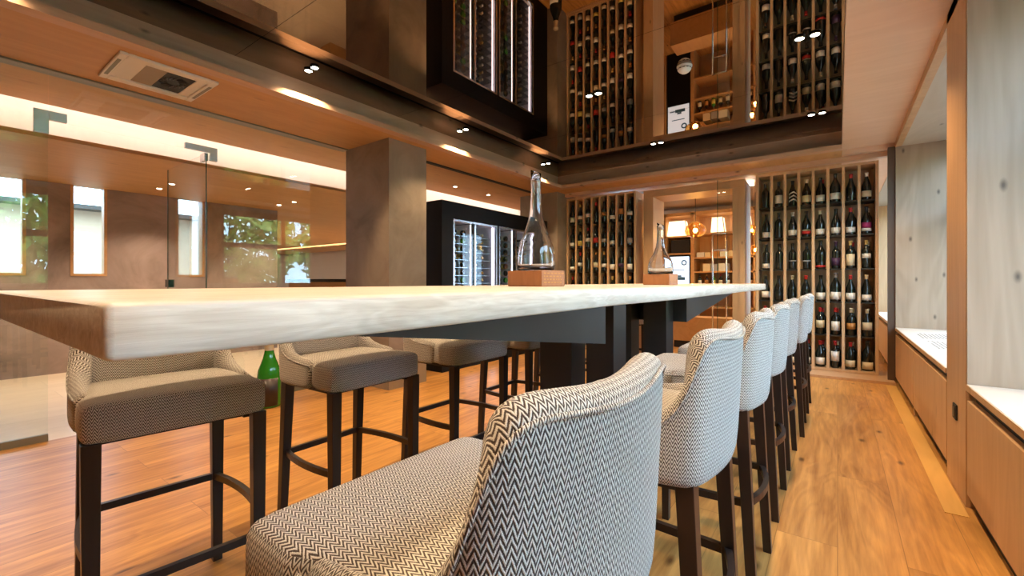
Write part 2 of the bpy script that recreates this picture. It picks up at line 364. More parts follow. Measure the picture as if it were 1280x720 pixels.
def bench(y0, y1, splits, label, ink):
    t = thing('window_bench', label, 'bench', (XW, y0, 0)); X = lambda v: v-XW; Y = lambda v: v-y0
    box('bench_top', M['bench_top'], (.0, .548, .002, y1-y0-.002, .580, .610), t, bevel=.003)
    box('top_edge', M['panel_wood'], (-.004, .0, .002, y1-y0-.002, .580, .609), t)
    box('carcass', M['black'], (.03, .54, .01, y1-y0-.01, 0, .579), t)
    ed = [y0]+splits+[y1]
    for a, b in zip(ed, ed[1:]):
        box('door', M['panel_wood'], (.0, .029, Y(a)+.004, Y(b)-.004, .075, .532), t, bevel=.002)
    for s_ in splits: box('support_block', M['panel_wood'], (.004, .029, Y(s_)-.02, Y(s_)+.02, 0, .074), t); 
    if ink:
        rnd = random.Random(3)
        for (u0, u1, v0, v1, dv) in ink:
            bm = bmesh.new(); v = v0
            while v < v1:
                u = u0
                while u < u1:
                    l = rnd.uniform(.03, .11)
                    if u+l > u1: break
                    if rnd.random() < .9: bx(bm, v, v+dv*.42, Y(u), Y(u)+l, .610, .6106)
                    u += l+.022
                v += dv
            obj('lettering', bm, M['ink'], t)['label'] = 'grey printed lettering on the bench top'
    return t
bench(YB+.02, 3.056, [.1, 1.5], 'wooden bench with a white printed top in the near window niche', [(2.0, 2.62, .12, .42, .034), (.6, 1.7, .12, .42, .034)])
bench(3.564, 6.358, [4.94], 'wooden bench with a white printed top in the second window niche', [(3.9, 4.35, .10, .42, .026), (4.55, 5.1, .10, .42, .026), (5.3, 5.8, .10, .42, .026)])
bench(6.444, 9.5, [7.9], 'wooden bench seen past the dark post beyond the right rack', None)
t = thing('wall_socket', 'black wall socket low on the orange wood pillar', 'socket', (XW, 3.3, .42))
box('socket_plate', M['black'], (-.008, .0, -.04, .04, -.04, .04), t, bevel=.002)
box('socket_insert', M['dark_metal'], (-.011, -.008, -.025, .025, -.025, .025), t)

# windows in the right wall
def window_right(n, y0, y1, mull, label):
    t = thing('window_%d' % n, label, 'window', (1.08, y0, .64)); t['kind'] = 'structure'
    W = y1-y0; H = 1.88
    l = [(-.03, .03, 0, W, 0, .06), (-.03, .03, 0, W, H-.06, H), (-.03, .03, 0, .06, .06, H-.06), (-.03, .03, W-.06, W, .06, H-.06), (-.03, .03, .06, W-.06, 1.17, 1.27)]
    for m_ in mull: l.append((-.028, .028, m_-y0-.04, m_-y0+.04, .06, H-.06))
    boxes('frame', M['frame_wood'], l, t)
    box('pane', M['pane'], (-.003, .003, .05, W-.05, .05, H-.05), t)
window_right(1, .35, 3.05, [1.7], 'large window of the near niche')
window_right(2, 3.57, 6.35, [4.95], 'large window of the second niche')
window_right(3, 6.45, 9.6, [8.0], 'window beyond the right wine rack')

# columns and glass partition on the left
st('wall_left', M['column'], (-4.44, -3.69, 2.91, 3.42, 0, ZC), 'square brown plaster column in front of the fridge cabinet')
st('wall_left', M['column'], (-4.44, -3.70, 6.30, 7.3, 0, ZC), 'brown plaster column between the fridge cabinet and the left rack')
XG = -4.44
st('trim_9', M['profile'], [(XG-.05, XG+.055, YB, 2.905, ZC-.012, ZC)], 'grey green ceiling profile holding the glass partition')
st('trim_10', M['profile'], [(XG-.012, XG+.012, YB, .583, 0, .05), (XG-.012, XG+.012, 1.56, 2.905, 0, .05)], 'slim floor channel of the glass partition')
st('trim_11', M['black'], [(-4.09, -4.03, 3.42, 6.30, ZC-.012, ZC+.0)], 'black ceiling groove above the fridge cabinet')
def gpane(name, y0, y1, z0, z1, label):
    o = box(name, M['glass'], (XG-.004, XG+.004, y0, y1, z0, z1)); o['kind'] = 'structure'; o['label'] = label; o['category'] = 'glass'; return o
gpane('window_4', YB, .583, .03, ZC-.01, 'left fixed pane of the glass partition')
gpane('window_5', .587, 1.553, 2.236, ZC-.01, 'glass pane above the glass door')
gpane('window_6', 1.557, 2.905, .03, ZC-.01, 'right fixed pane of the glass partition beside the column')
d = thing('door_1', 'frameless glass door in the glass partition', 'door', (XG, .587, 0)); d['kind'] = 'structure'
box('glass_leaf', M['glass'], (-.962, -.006, .956, .964, .012, 2.226), d)
box('edge', M['green_edge'], (-.968, -.962, .956, .964, .012, 2.226), d)
box('edge', M['green_edge'], (-.006, .0, .956, .964, .012, 2.226), d)
box('patch_fitting', M['chrome'], (-.10, -.0, .945, .975, 2.165, 2.232), d, bevel=.002)
box('patch_fitting', M['chrome'], (-.016, .016, .80, 1.04, 2.238, 2.285), d, bevel=.002)
box('patch_fitting', M['chrome'], (-.016, .016, .985, 1.04, 2.17, 2.238), d, bevel=.002)
box('patch_fitting', M['chrome'], (-.014, .014, -.075, .0, 2.14, 2.30), d, bevel=.002)
box('patch_fitting', M['chrome'], (-.014, .014, .0, .09, 2.238, 2.30), d, bevel=.002)
box('lock_case', M['green_edge'], (-.96, -.86, .935, .985, 1.055, 1.13), d, bevel=.003)

# lounge beyond the glass
XO = -7.6
def wall_holes(name, mat, x0, x1, y0, y1, z0, z1, holes, label):
    l = []; y = y0
    for a, b, c, e in holes:
        l.append((x0, x1, y, a, z0, z1)); l.append((x0, x1, a, b, z0, c)); l.append((x0, x1, a, b, e, z1)); y = b
    l.append((x0, x1, y, y1, z0, z1)); return st(name, mat, l, label)
H = [(-.24, .11, 1.18, 2.35), (.47, .82, 1.18, 2.35), (1.19, 1.53, 1.18, 2.35), (2.43, 2.62, 1.18, 2.35)]
wall_holes('wall_left', M['plaster'], XO-.25, XO, YB, 3.69, 0, 2.9, H, 'brown marbled plaster wall of the lounge with slim windows')
for i, (a, b, c, e) in enumerate(H):
    t = thing('window_%d' % (7+i), ['slim window outside the left edge', 'slim wood framed window at the left edge of the view', 'slim wood framed window behind the glass door', 'narrow slim window seen through the partition beside the door'][i], 'window', (XO, a, c)); t['kind'] = 'structure'
    w_, h_ = b-a, e-c; f = .03
    boxes('frame', M['orange_wood'], [(-.12, .008, 0, f, 0, h_), (-.12, .008, w_-f, w_, 0, h_), (-.12, .008, f, w_-f, 0, f), (-.12, .008, f, w_-f, h_-f, h_)], t)
    box('pane', M['pane'], (-.08, -.074, f-.005, w_-f+.005, f-.005, h_-f+.005), t)
    area('window_portal', (XO-.28, (a+b)/2, (c+e)/2), (0, -PI/2, 0), h_, w_, 1, (1,1,1), True)
# light cove and lower ceiling
st('ceiling', M['orange_wood'], [(-7.7, -5.31, YB, 3.69, 2.30, 2.33), (-20, -5.31, 3.69, 8.0, 2.30, 2.33)], 'lower wood ceiling of the lounge beyond the light cove')
st('trim_12', M['pale_wall'], [(-7.7, -5.29, YB, 3.69, 3.0, 3.1), (-20, -5.29, 3.69, 12, 3.0, 3.1), (-5.65, -5.60, YB, 12, 2.33, 3.0), (-5.30, -5.27, YB, 12, 2.60, 3.1)], 'white light cove above the lounge')
st('trim_13', M['orange_wood'], [(-5.31, -5.29, YB, 8.0, 2.30, 2.335)], 'wood lip of the light cove')
led = box('led_strip', M['led'], (-5.325, -5.305, YB+.1, 7.9, 2.66, 2.70)); tag(led, 'warm led strip inside the long light cove', 'light strip')
st('wall_far', M['pale_wall'], [(-20, -4.44, 10.2, 10.3, 0, 3.1)], 'pale panelled wall at the far end of the lounge')
st('wall_far', M['orange_wood'], [(-9.6, -4.44, 7.31, 7.4, 0, 2.3)], 'orange wood wall behind the lounge counter')
st('ceiling', M['orange_wood'], [(-20, -4.44, 8.6, 10.2, 2.34, 2.40)])
st('trim_14', M['pale_wall'], [(-20, -4.44, 8.0, 8.6, 2.52, 2.56)], 'white recess with light at the far end of the lounge')
led2 = box('led_strip', M['led'], (-19.8, -4.6, 8.1, 8.14, 2.36, 2.375)); tag(led2, 'warm led strip in the cross cove of the lounge', 'light strip')
led3 = box('led_strip', M['led'], (-19.8, -4.6, 8.52, 8.56, 2.41, 2.425)); tag(led3, 'second warm led strip in the cross cove of the lounge', 'light strip')
st('wall_left', M['pale_wall'], [(-20.1, -20, 3.5, 12, 0, 3.1)])
ct = thing('lounge_counter', 'low dark counter top beyond the glass partition beside the column', 'counter', (-8.4, 5.0, 0))
box('worktop', M['fridge'], (-.9, .7, -.3, .3, 1.10, 1.16), ct, bevel=.004)
box('carcass', M['orange_wood'], (-.86, .66, -.26, .26, 0, 1.10), ct)

def downlight(x, y, z, label, group, power=18, twin=False, size=110, color=WARM):
    t = thing('ceiling_downlight', label, 'downlight', (x, y, z), 0, group)
    for dx in ((-.045, .045) if twin else (0,)):
        bm = bmesh.new(); lathe(bm, [(.0, 0), (.030, 0), (.034, -.004), (.034, -.012), (.028, -.012), (.028, -.006), (0, -.006)], 16, cx=dx)
        obj('housing', bm, M['dark_metal'] if twin else M['white'], t, True)
        bm = bmesh.new(); lathe(bm, [(0, -.0125), (.020, -.0125), (.027, -.010), (.027, -.0065), (0, -.0065)], 16, cx=dx)
        obj('lens', bm, M['lens'], t, True)
    if power: spot((x, y, z-.03), power, color, size)
    return t
xs = [('left', -3.40), ('middle', -1.79), ('right', -.17)]
yn = [('nearest', .15), ('second', 1.92), ('third', 3.70), ('farthest', 5.46)]
for xn, x in xs:
    for rn, y in yn:
        downlight(x, y, ZM, 'twin spotlight set into the mirrored ceiling, %s row, %s one' % (xn, rn), 'twin spotlights in the mirrored ceiling', 84, True)
k = 0
for x, rn in ((-6.5, 'near row'), (-6.95, 'row by the slim windows')):
    for y, yn_ in ((.35, 'left'), (1.9, 'middle'), (3.4, 'right')):
        downlight(x, y, 2.30, 'small round downlight in the low lounge ceiling, %s, %s one' % (rn, yn_), 'downlights in the lounge ceiling', 45, color=(1, .78, .56))
for y, n_ in ((4.2, 'first'), (5.0, 'second'), (5.8, 'third')):
    downlight(-4.75, y, ZC, 'small round downlight in the orange ceiling above the fridge, %s from the column' % n_, 'downlights above the fridge cabinet', 40)
for x in (-9.5, -12):
    for y in (5, 7): spot((x, y, 2.28), 90)

# ceiling cassette
cs = thing('air_vent_cassette', 'cream open air conditioning cassette with dark fan in the orange ceiling', 'air conditioner', (-3.94, 1.08, ZC))
boxes('cassette_frame', M['white'], [(-.27, .27, -.28, -.235, -.022, 0), (-.27, .27, .235, .28, -.022, 0), (-.27, -.20, -.235, .235, -.022, 0), (.20, .27, -.235, .235, -.022, 0),
   (-.20, .20, -.235, -.12, -.012, 0), (-.2, .2, .17, .235, -.012, 0)], cs, bevel=.006)
boxes('air_slot', M['profile'], [(-.17, .17, -.27, -.25, -.024, -.02), (-.17, .17, .25, .27, -.024, -.02)], cs)
box('filter_panel', plain('grey_filter', (.30, .25, .20), .6), (-.2, .2, -.12, .0, -.008, 0), cs)
box('dark_opening', M['black'], (-.2, .2, .0, .17, -.006, 0), cs)
bm = bmesh.new()
for k in range(16):
    a = 2*PI*k/16; c, s_ = math.cos(a), math.sin(a)
    hexa(bm, [(.05*c, .08+.04*s_, -.012), (.07*c, .08+.06*s_, -.012), (.12*math.cos(a+.3), .08+.08*math.sin(a+.3), -.012), (.11*math.cos(a+.3), .08+.075*math.sin(a+.3), -.012)],
              [(.05*c, .08+.04*s_, -.007), (.07*c, .08+.06*s_, -.007), (.12*math.cos(a+.3), .08+.08*math.sin(a+.3), -.007), (.11*math.cos(a+.3), .08+.075*math.sin(a+.3), -.007)])
obj('fan', bm, M['dark_metal'], cs)
# smoke detector on the mirror
sd = thing('smoke_detector', 'white smoke detector hanging on the mirrored ceiling', 'smoke detector', (-.98, 3.65, ZM))
bm = bmesh.new(); lathe(bm, [(0, 0), (.058, 0), (.058, -.008), (.050, -.012), (.050, -.017)], 28); obj('base', bm, M['white'], sd, True)
bm = bmesh.new(); lathe(bm, [(.050, -.016), (.053, -.018), (.051, -.030), (.042, -.042), (.026, -.054), (.010, -.060), (0, -.061)], 28); obj('cover', bm, M['white'], sd, True)
bm = bmesh.new()
for k in range(12):
    a = 2*PI*k/12; lathe(bm, [(.0530, -.028), (.0535, -.023), (.0500, -.023), (.0480, -.028), (.0530, -.028)], 3, a, a+.36)
obj('slots', bm, M['black'], sd)

# ------------------------------------------------------------------ long table
TT = CAM_Z-.0227; TH = .0625
TX0, TX1, TY0, TY1 = -1.72, -.618, .122, 5.42
tb = thing('long_table', 'long high table with a thick pale oak top on black steel legs', 'table', ((TX0+TX1)/2, (TY0+TY1)/2, 0))
def table_top():
    bm = bmesh.new(); hx, hy, hz = (TX1-TX0)/2, (TY1-TY0)/2, TH/2
    nx, ny = 10, 120; r = .006
    # section loop around the top: list of (x, z) on the perimeter, swept along y with small live-edge wander
    sec = []
    for i in range(nx+1): sec.append((-hx+r+(2*hx-2*r)*i/nx, hz))
    sec += [(hx-r*.3, hz-r*.3), (hx, hz-r), (hx, 0), (hx, -hz+r), (hx-r*.3, -hz+r*.3)]
    for i in range(nx+1): sec.append((hx-r-(2*hx-2*r)*i/nx, -hz))
    sec += [(-hx+r*.3, -hz+r*.3), (-hx, -hz+r), (-hx, hz-r), (-hx+r*.3, hz-r*.3)]
    rows = []
    yl = [-hy, -hy+.0015, -hy+.004, -hy+.009]+[-hy+.04+(2*hy-.08)*j/ny for j in range(ny+1)]+[hy-.009, hy-.004, hy-.0015, hy]
    for y in yl:
        e = min(y+hy, hy-y); ins = 0 if e > .009 else .009-math.sqrt(max(0, .009**2-(.009-e)**2)); vins = 0 if e > .006 else (.006-e)*.6
        row = []
        for x, z in sec:
            side = abs(x) > hx-.012
            wob = noise.noise(Vector((y*1.7, z*6, 1 if x > 0 else 5)))*.005+noise.noise(Vector((y*9, z*20, 3)))*.002 if side else 0
            low = .004*noise.noise(Vector((y*1.1, 8, 2))) if z < -hz+.02 and side else 0
            sx = 1 if x > 0 else -1
            row.append(bm.verts.new(((abs(x)-(ins if side else ins*abs(x)/hx))*sx+wob, y, z+low+(-vins if z > 0 else vins))))
        rows.append(row)
    n = len(sec)
    for A, B in zip(rows, rows[1:]):
        for k in range(n): bm.faces.new((A[k], A[(k+1)%n], B[(k+1)%n], B[k]))
    bm.faces.new(rows[0]); bm.faces.new(rows[-1][::-1])
    return bm
o = obj('tabletop', table_top(), M['table'], tb, True); o.location = (0, 0, TT-TH/2)
md = o.modifiers.new('edge', 'EDGE_SPLIT'); md.split_angle = math.radians(50)
zu = TT-TH-.001
def L_(x, y, z): return (x-tb.location.x, y-tb.location.y, z)
def arm(ya, yb):
    bm = bmesh.new()
    for (a, b) in ((-1.44, -1.40), (-.90, -.86)):
        lo = [L_(a, ya, zu-.03), L_(b, ya, zu-.03), L_(b, yb, zu-.20), L_(a, yb, zu-.20)]
        hi = [L_(a, ya, zu), L_(b, ya, zu), L_(b, yb, zu), L_(a, yb, zu)]
        hexa(bm, lo, hi)
    e = .04 if yb > ya else -.04
    for z0, z1 in ((zu-.199, zu-.0005),):
        x0, y0, _ = L_(-1.40, min(yb, yb-e), 0); x1, y1, _ = L_(-.90, max(yb, yb-e), 0); bx(bm, x0, x1, y0, y1, z0, z1)
    return obj('support_arm', bm, M['steel'], tb)
arm(.55, 1.90); arm(4.95, 3.26)
for (y0, y1) in ((2.20, 2.37), (3.09, 3.25)):
    for (x0, x1) in ((-1.11, -.95), (-1.41, -1.20)):
        a = L_(x0, y0, 0); b = L_(x1, y1, 0)
        box('leg', M['steel'], (a[0], b[0], a[1], b[1], .012, zu), tb, bevel=.002)
a = L_(-1.20, 1.90, 0); b = L_(-1.13, 3.30, 0)
box('spine', M['steel'], (a[0], b[0], a[1], b[1], zu-.05, zu-.0005), tb)
a = L_(-1.42, 2.10, 0); b = L_(-.94, 3.35, 0)
box('foot_plate', M['steel'], (a[0], b[0], a[1], b[1], 0, .012), tb)

# ------------------------------------------------------------------ bar stools
def rounded_block(hx, hy, z0, z1, r, dome=.0, n=(14, 14, 5), taper=1):
    bm = bmesh.new(); uvl = bm.loops.layers.uv.new('UVMap'); hz = (z1-z0)/2; zc = (z0+z1)/2
    grid = {}
    def P(i, j, k):
        key = (i, j, k)
        if key not in grid:
            def g(t, n_): # cluster towards the ends
                u = 2*t/n_-1; return math.copysign(1-(1-abs(u))**1.35, u)
            p = Vector((hx*g(i, n[0]), hy*g(j, n[1]), hz*g(k, n[2])))
            q = Vector((max(-hx+r, min(hx-r, p.x)), max(-hy+r, min(hy-r, p.y)), max(-hz+r, min(hz-r, p.z))))
            dlt = p-q
            if dlt.length > 1e-9: p = q+dlt.normalized()*r
            if p.z > 0: p.z += dome*(1-(p.x/hx)**2)*(1-(p.y/hy)**2)*(p.z/hz)
            if p.x > -.045: p.y *= taper
            grid[key] = bm.verts.new((p.x, p.y, p.z+zc))
        return grid[key]
    A, B, D = n
    def quad(vs): bm.faces.new(vs)
    for i in range(A):
        for j in range(B):
            quad([P(i,j,D), P(i+1,j,D), P(i+1,j+1,D), P(i,j+1,D)]); quad([P(i,j,0), P(i,j+1,0), P(i+1,j+1,0), P(i+1,j,0)])
        for k in range(D):
            quad([P(i,0,k), P(i+1,0,k), P(i+1,0,k+1), P(i,0,k+1)]); quad([P(i,B,k), P(i,B,k+1), P(i+1,B,k+1), P(i+1,B,k)])
    for j in range(B):
        for k in range(D):
            quad([P(0,j,k), P(0,j,k+1), P(0,j+1,k+1), P(0,j+1,k)]); quad([P(A,j,k), P(A,j+1,k), P(A,j+1,k+1), P(A,j,k+1)])
    bm.normal_update()
    for f in bm.faces:
        nn = f.normal; ax = max(range(3), key=lambda q: abs(nn[q])+(.25 if q == 2 else 0))
        for l in f.loops:
            c = l.vert.co
            l[uvl].uv = (c.y, c.x) if ax == 2 else ((c.y, c.z) if ax == 0 else (c.x, c.z))
    return bm
HALF = [(-.090, .231, .784, .040), (-.05, .234, .787, .044), (.0, .236, .792, .048), (.05, .236, .800, .052), (.095, .234, .816, .055), (.128, .230, .846, .056), (.150, .225, .888, .056),
        (.166, .216, .940, .056), (.178, .203, .982, .056), (.187, .184, 1.001, .056), (.194, .155, 1.006, .056), (.203, .105, 1.002, .056), (.209, .055, .997, .056)]
PATH = [(x, -y, z, t) for x, y, z, t in HALF]+[(.211, 0, .995, .056)]+[(x, y, z, t) for x, y, z, t in HALF[::-1]]
def shell():
    bm = bmesh.new(); uvl = bm.loops.layers.uv.new('UVMap'); n = len(PATH); rows = []; S = [0]
    for i in range(1, n): S.append(S[-1]+math.hypot(PATH[i][0]-PATH[i-1][0], PATH[i][1]-PATH[i-1][1]))
    for i, (x, y, zt, th) in enumerate(PATH):
        a = PATH[max(0, i-1)]; b = PATH[min(n-1, i+1)]; t = Vector((b[0]-a[0], b[1]-a[1], 0)).normalized(); nrm = Vector((t.y, -t.x, 0))
        zb = .664; Hh = zt-zb
        pts = [(.010, zb), (0, zb+.010), (0, zb+Hh*.33), (0, zb+Hh*.66), (0, zt-.028), (.004, zt-.010), (.016, zt-.001), (th*.5, zt+.002), (th-.014, zt-.004), (th-.002, zt-.018), (th, zt-.04), (th*.98, max(.70, zb+Hh*.5)), (th*.95, .70), (th*.6, zb)]
        row = []; u = S[i]-S[-1]/2; acc = 0; prev = None
        for off, z in pts:
            lean = max(0, z-.67)*.055*max(0, (x+.05)/.25)
            p = Vector((x, y, z))-nrm*off+Vector((lean, 0, 0))
            if prev is not None: acc += (p-prev).length
            prev = p; row.append((bm.verts.new(p), (u, acc+zb)))
        rows.append(row)
    m = len(rows[0])
    for A, B in zip(rows, rows[1:]):
        for k in range(m):
            k2 = (k+1) % m; q = [A[k], B[k], B[k2], A[k2]]; f = bm.faces.new([e[0] for e in q])
            for l, e in zip(f.loops, q):
                uv = e[1]
                if k2 == 0 and e in (A[0], B[0]): uv = (uv[0], uv[1])
                l[uvl].uv = uv
    for row, rev in ((rows[0], True), (rows[-1], False)):
        r_ = row[::-1] if rev else row; f = bm.faces.new([e[0] for e in r_])
        for l in f.loops: l[uvl].uv = (l.vert.co.x, l.vert.co.z)
    return bm
def piping(off, dz):
    bm = bmesh.new(); pts = []; n = len(PATH)
    for i, (x, y, zt, th) in enumerate(PATH):
        a = PATH[max(0, i-1)]; b = PATH[min(n-1, i+1)]; t = Vector((b[0]-a[0], b[1]-a[1], 0)).normalized(); nrm = Vector((t.y, -t.x, 0))
        z = zt+dz; lean = max(0, z-.67)*.055*max(0, (x+.05)/.25); p = Vector((x, y, z))-nrm*(off if off < .02 else th-.006)+Vector((lean, 0, 0)); pts.append(p)
    fine = []
    for i in range(len(pts)-1):
        p0 = pts[max(0, i-1)]; p1 = pts[i]; p2 = pts[i+1]; p3 = pts[min(len(pts)-1, i+2)]
        for s_ in range(4):
            t = s_/4; fine.append(.5*((2*p1)+(p2-p0)*t+(2*p0-5*p1+4*p2-p3)*t*t+(3*p1-p0-3*p2+p3)*t**3))
    fine.append(pts[-1]); tube(bm, fine, .0032, 6)
    uvl = bm.loops.layers.uv.new('UVMap')
    for f in bm.faces:
        for l in f.loops: l[uvl].uv = (l.vert.co.y+l.vert.co.x, l.vert.co.z)
    return bm
def leg_bm(x, y, xf, yf, w=.020, top=.672, wf=.015):
    bm = bmesh.new(); d_ = .021; df = .016
    hexa(bm, [(xf-wf, yf-df, 0), (xf+wf, yf-df, 0), (xf+wf, yf+df, 0), (xf-wf, yf+df, 0)], [(x-w, y-d_, top), (x+w, y-d_, top), (x+w, y+d_, top), (x-w, y+d_, top)])
    return bm
def arc(p, q, bulge, axis, n=10):
    out = []
    for i in range(n+1):
        t = i/n; v = Vector(p).lerp(Vector(q), t); v[axis] += bulge*4*t*(1-t); out.append(v)
    return out
def make_stool(kind, label, group, loc, rz):
    t = thing('bar_stool', label, 'bar stool', loc, rz, group)
    obj('seat', rounded_block(.202, .230, .666, .778, .028, .010, taper=.93), M['fabric'], t, True).location = (-.052, 0, 0)
    bk = obj('backrest', shell(), M['fabric'], t, True, sub=1)
    obj('piping', piping(.001, -.020), M['fabric'], bk, True)
    FX, FY, BX, BY = -.230, .207, .150, .186
    for s_ in (-1, 1):
        obj('leg', leg_bm(FX, FY*s_, FX, FY*s_), M['leg'], t, bevel=.002)
        obj('leg', leg_bm(BX, BY*s_, BX+.036, (BY+.010)*s_), M['leg'], t, bevel=.002)
    boxes('seat_frame', M['leg'], [(-.21, .14, -.19, -.17, .652, .680), (-.19, .14, .17, .19, .652, .680), (-.19, -.17, -.17, .17, .652, .680), (.12, .14, -.17, .17, .652, .680)], t)
    hb = .012; zs = .345; bxs = BX+.014
    def bar(name, pts, z):
        bm = bmesh.new(); tube(bm, pts, 0, flat=(.009, hb)); return obj(name, bm, M['leg'], t)
    bar('footrest', [(FX, -FY+.014, .25), (FX, FY-.014, .25)], .25)
    if kind == 'rear':
        bar('stretcher', arc((bxs, -BY, zs), (bxs, BY, zs), .036, 0), zs)
        for s_ in (-1, 1): bar('stretcher', [(FX+.014, FY*s_, zs), (bxs-.012, BY*s_, zs)], zs)
    else:
        bar('stretcher', [(bxs, -BY, zs), (bxs, BY, zs)], zs)
        for s_ in (-1, 1): bar('stretcher', arc((FX+.01, FY*s_, zs), (bxs-.008, BY*s_, zs), .020*s_, 1), zs)
    return t
order = ['nearest', 'second', 'third', 'fourth', 'fifth', 'sixth', 'farthest']
PIT = [.5, 1.2, 1.9, 2.58, 3.27, 3.985, 4.69]
s0 = None
for i, y in enumerate(PIT):
    lab = ('large tweed bar stool with rounded back right in front of the camera' if i == 0 else
           'grey tweed bar stool on the window side of the table, %s from the camera' % order[i])
    loc = (-.418+(.0 if i < 5 else .025), y, 0); rz = [math.radians(-1.0), 0, 0, 0, math.radians(-1), math.radians(1), 0][i]
    if s0 is None: s0 = make_stool('rear', lab, 'bar stools on the window side of the table', loc, rz)
    else: dup(s0, loc, rz, lab)
s1 = None
for i, y in enumerate(PIT):
    lab = 'brown tweed bar stool on the glass partition side of the table, %s from the camera' % order[i]
    loc = (-1.838, y+(.022 if i == 0 else 0), 0); rz = PI+math.radians([-5.5, 1.5, -1, .5, -.5, 1, 0][i])
    if s1 is None: s1 = make_stool('side', lab, 'bar stools on the glass side of the table', loc, rz)
    else: dup(s1, loc, rz, lab)

# ------------------------------------------------------------------ decanters on wood blocks
def decanter(bx_, by_, n_, rz, hgt, rad, wb):
    bl = thing('wooden_block', 'small engraved wooden block under the %s glass decanter' % n_, 'wood block', (bx_, by_, TT), rz, 'wood blocks under the decanters')
    o = box('block_body', M['block'], (-wb/2, wb/2, -wb*.36, wb*.36, 0, .075), bl, bevel=.004)
    bm = bmesh.new(); rnd = random.Random(5)
    for r_ in range(4):
        y = -wb*.3
        while y < wb*.26:
            l = rnd.uniform(.008, .02); bx(bm, wb/2-.0005, wb/2+.0008, y, y+l, .058-r_*.014, .064-r_*.014); y += l+.007
    obj('engraving', bm, M['lab_amber'], bl)
    dc = thing('glass_decanter', 'clear glass bell shaped decanter with a long neck, %s one on the table' % n_, 'decanter', (bx_, by_, TT+.075), rz, 'glass decanters on the table')
    R = rad; Hh = hgt
    k_ = Hh/.475
    outer = [(0, .0), (R*.93, .0), (R*.985, .006), (R, .03*k_), (R*.985, .07*k_), (R*.93, .105*k_), (R*.82, .142*k_), (R*.64, .180*k_), (R*.48, .216*k_), (R*.36, .258*k_), (R*.295, .305*k_), (R*.27, .36*k_), (R*.265, Hh-.04), (R*.275, Hh)]
    th = .0026
    inner = [(r-th, z) for r, z in outer[3:]][::-1]+[(R*.93-th, .008), (0, .006)]
    bm = bmesh.new(); lathe(bm, outer+[(R*.275-th*.5, Hh+.001)]+inner, 48); o = obj('vessel', bm, M['decanter'], dc, True)
    # cut slanted mouth
    for v in o.data.vertices:
        if v.co.z > Hh-.012: v.co.z += v.co.x*-.5
decanter(-1.17, 1.79, 'nearer', math.radians(-10), .475, .092, .225)
decanter(-.99, 3.09, 'farther', math.radians(-8), .345, .085, .19)

# ------------------------------------------------------------------ wine bottles
def bottle_prof(shape, h, r):
    if shape == 'bordeaux': p = [(0, .012), (.72, .0), (.96, .008), (1, .03), (1, .60), (.95, .655), (.62, .715), (.42, .75), (.37, .80), (.37, .955), (.43, .96), (.43, 1), (0, 1)]
    elif shape == 'burgundy': p = [(0, .012), (.75, .0), (.97, .008), (1, .03), (1, .46), (.93, .53), (.74, .61), (.55, .69), (.42, .77), (.36, .84), (.35, .955), (.41, .96), (.41, 1), (0, 1)]
    else: p = [(0, .012), (.75, .0), (.97, .008), (1, .03), (1, .50), (.95, .57), (.78, .655), (.55, .735), (.38, .80), (.32, .86), (.33, .94), (.39, .95), (.39, 1), (0, 1)]
    return [(a*r, b*h) for a, b in p]
CACHE = {}
def mesh_of(key, fn, mat, name):
    if key not in CACHE:
        bm = fn(); me = bpy.data.meshes.new(name); bmesh.ops.recalc_face_normals(bm, faces=bm.faces[:]); bm.to_mesh(me); bm.free(); me.materials.append(mat)
        for p in me.polygons: p.use_smooth = True
        CACHE[key] = me
    return CACHE[key]
def link(name, me, parent, loc=(0,0,0)):
    o = bpy.data.objects.new(name, me); C.objects.link(o); o.parent = parent; o.location = loc; return o
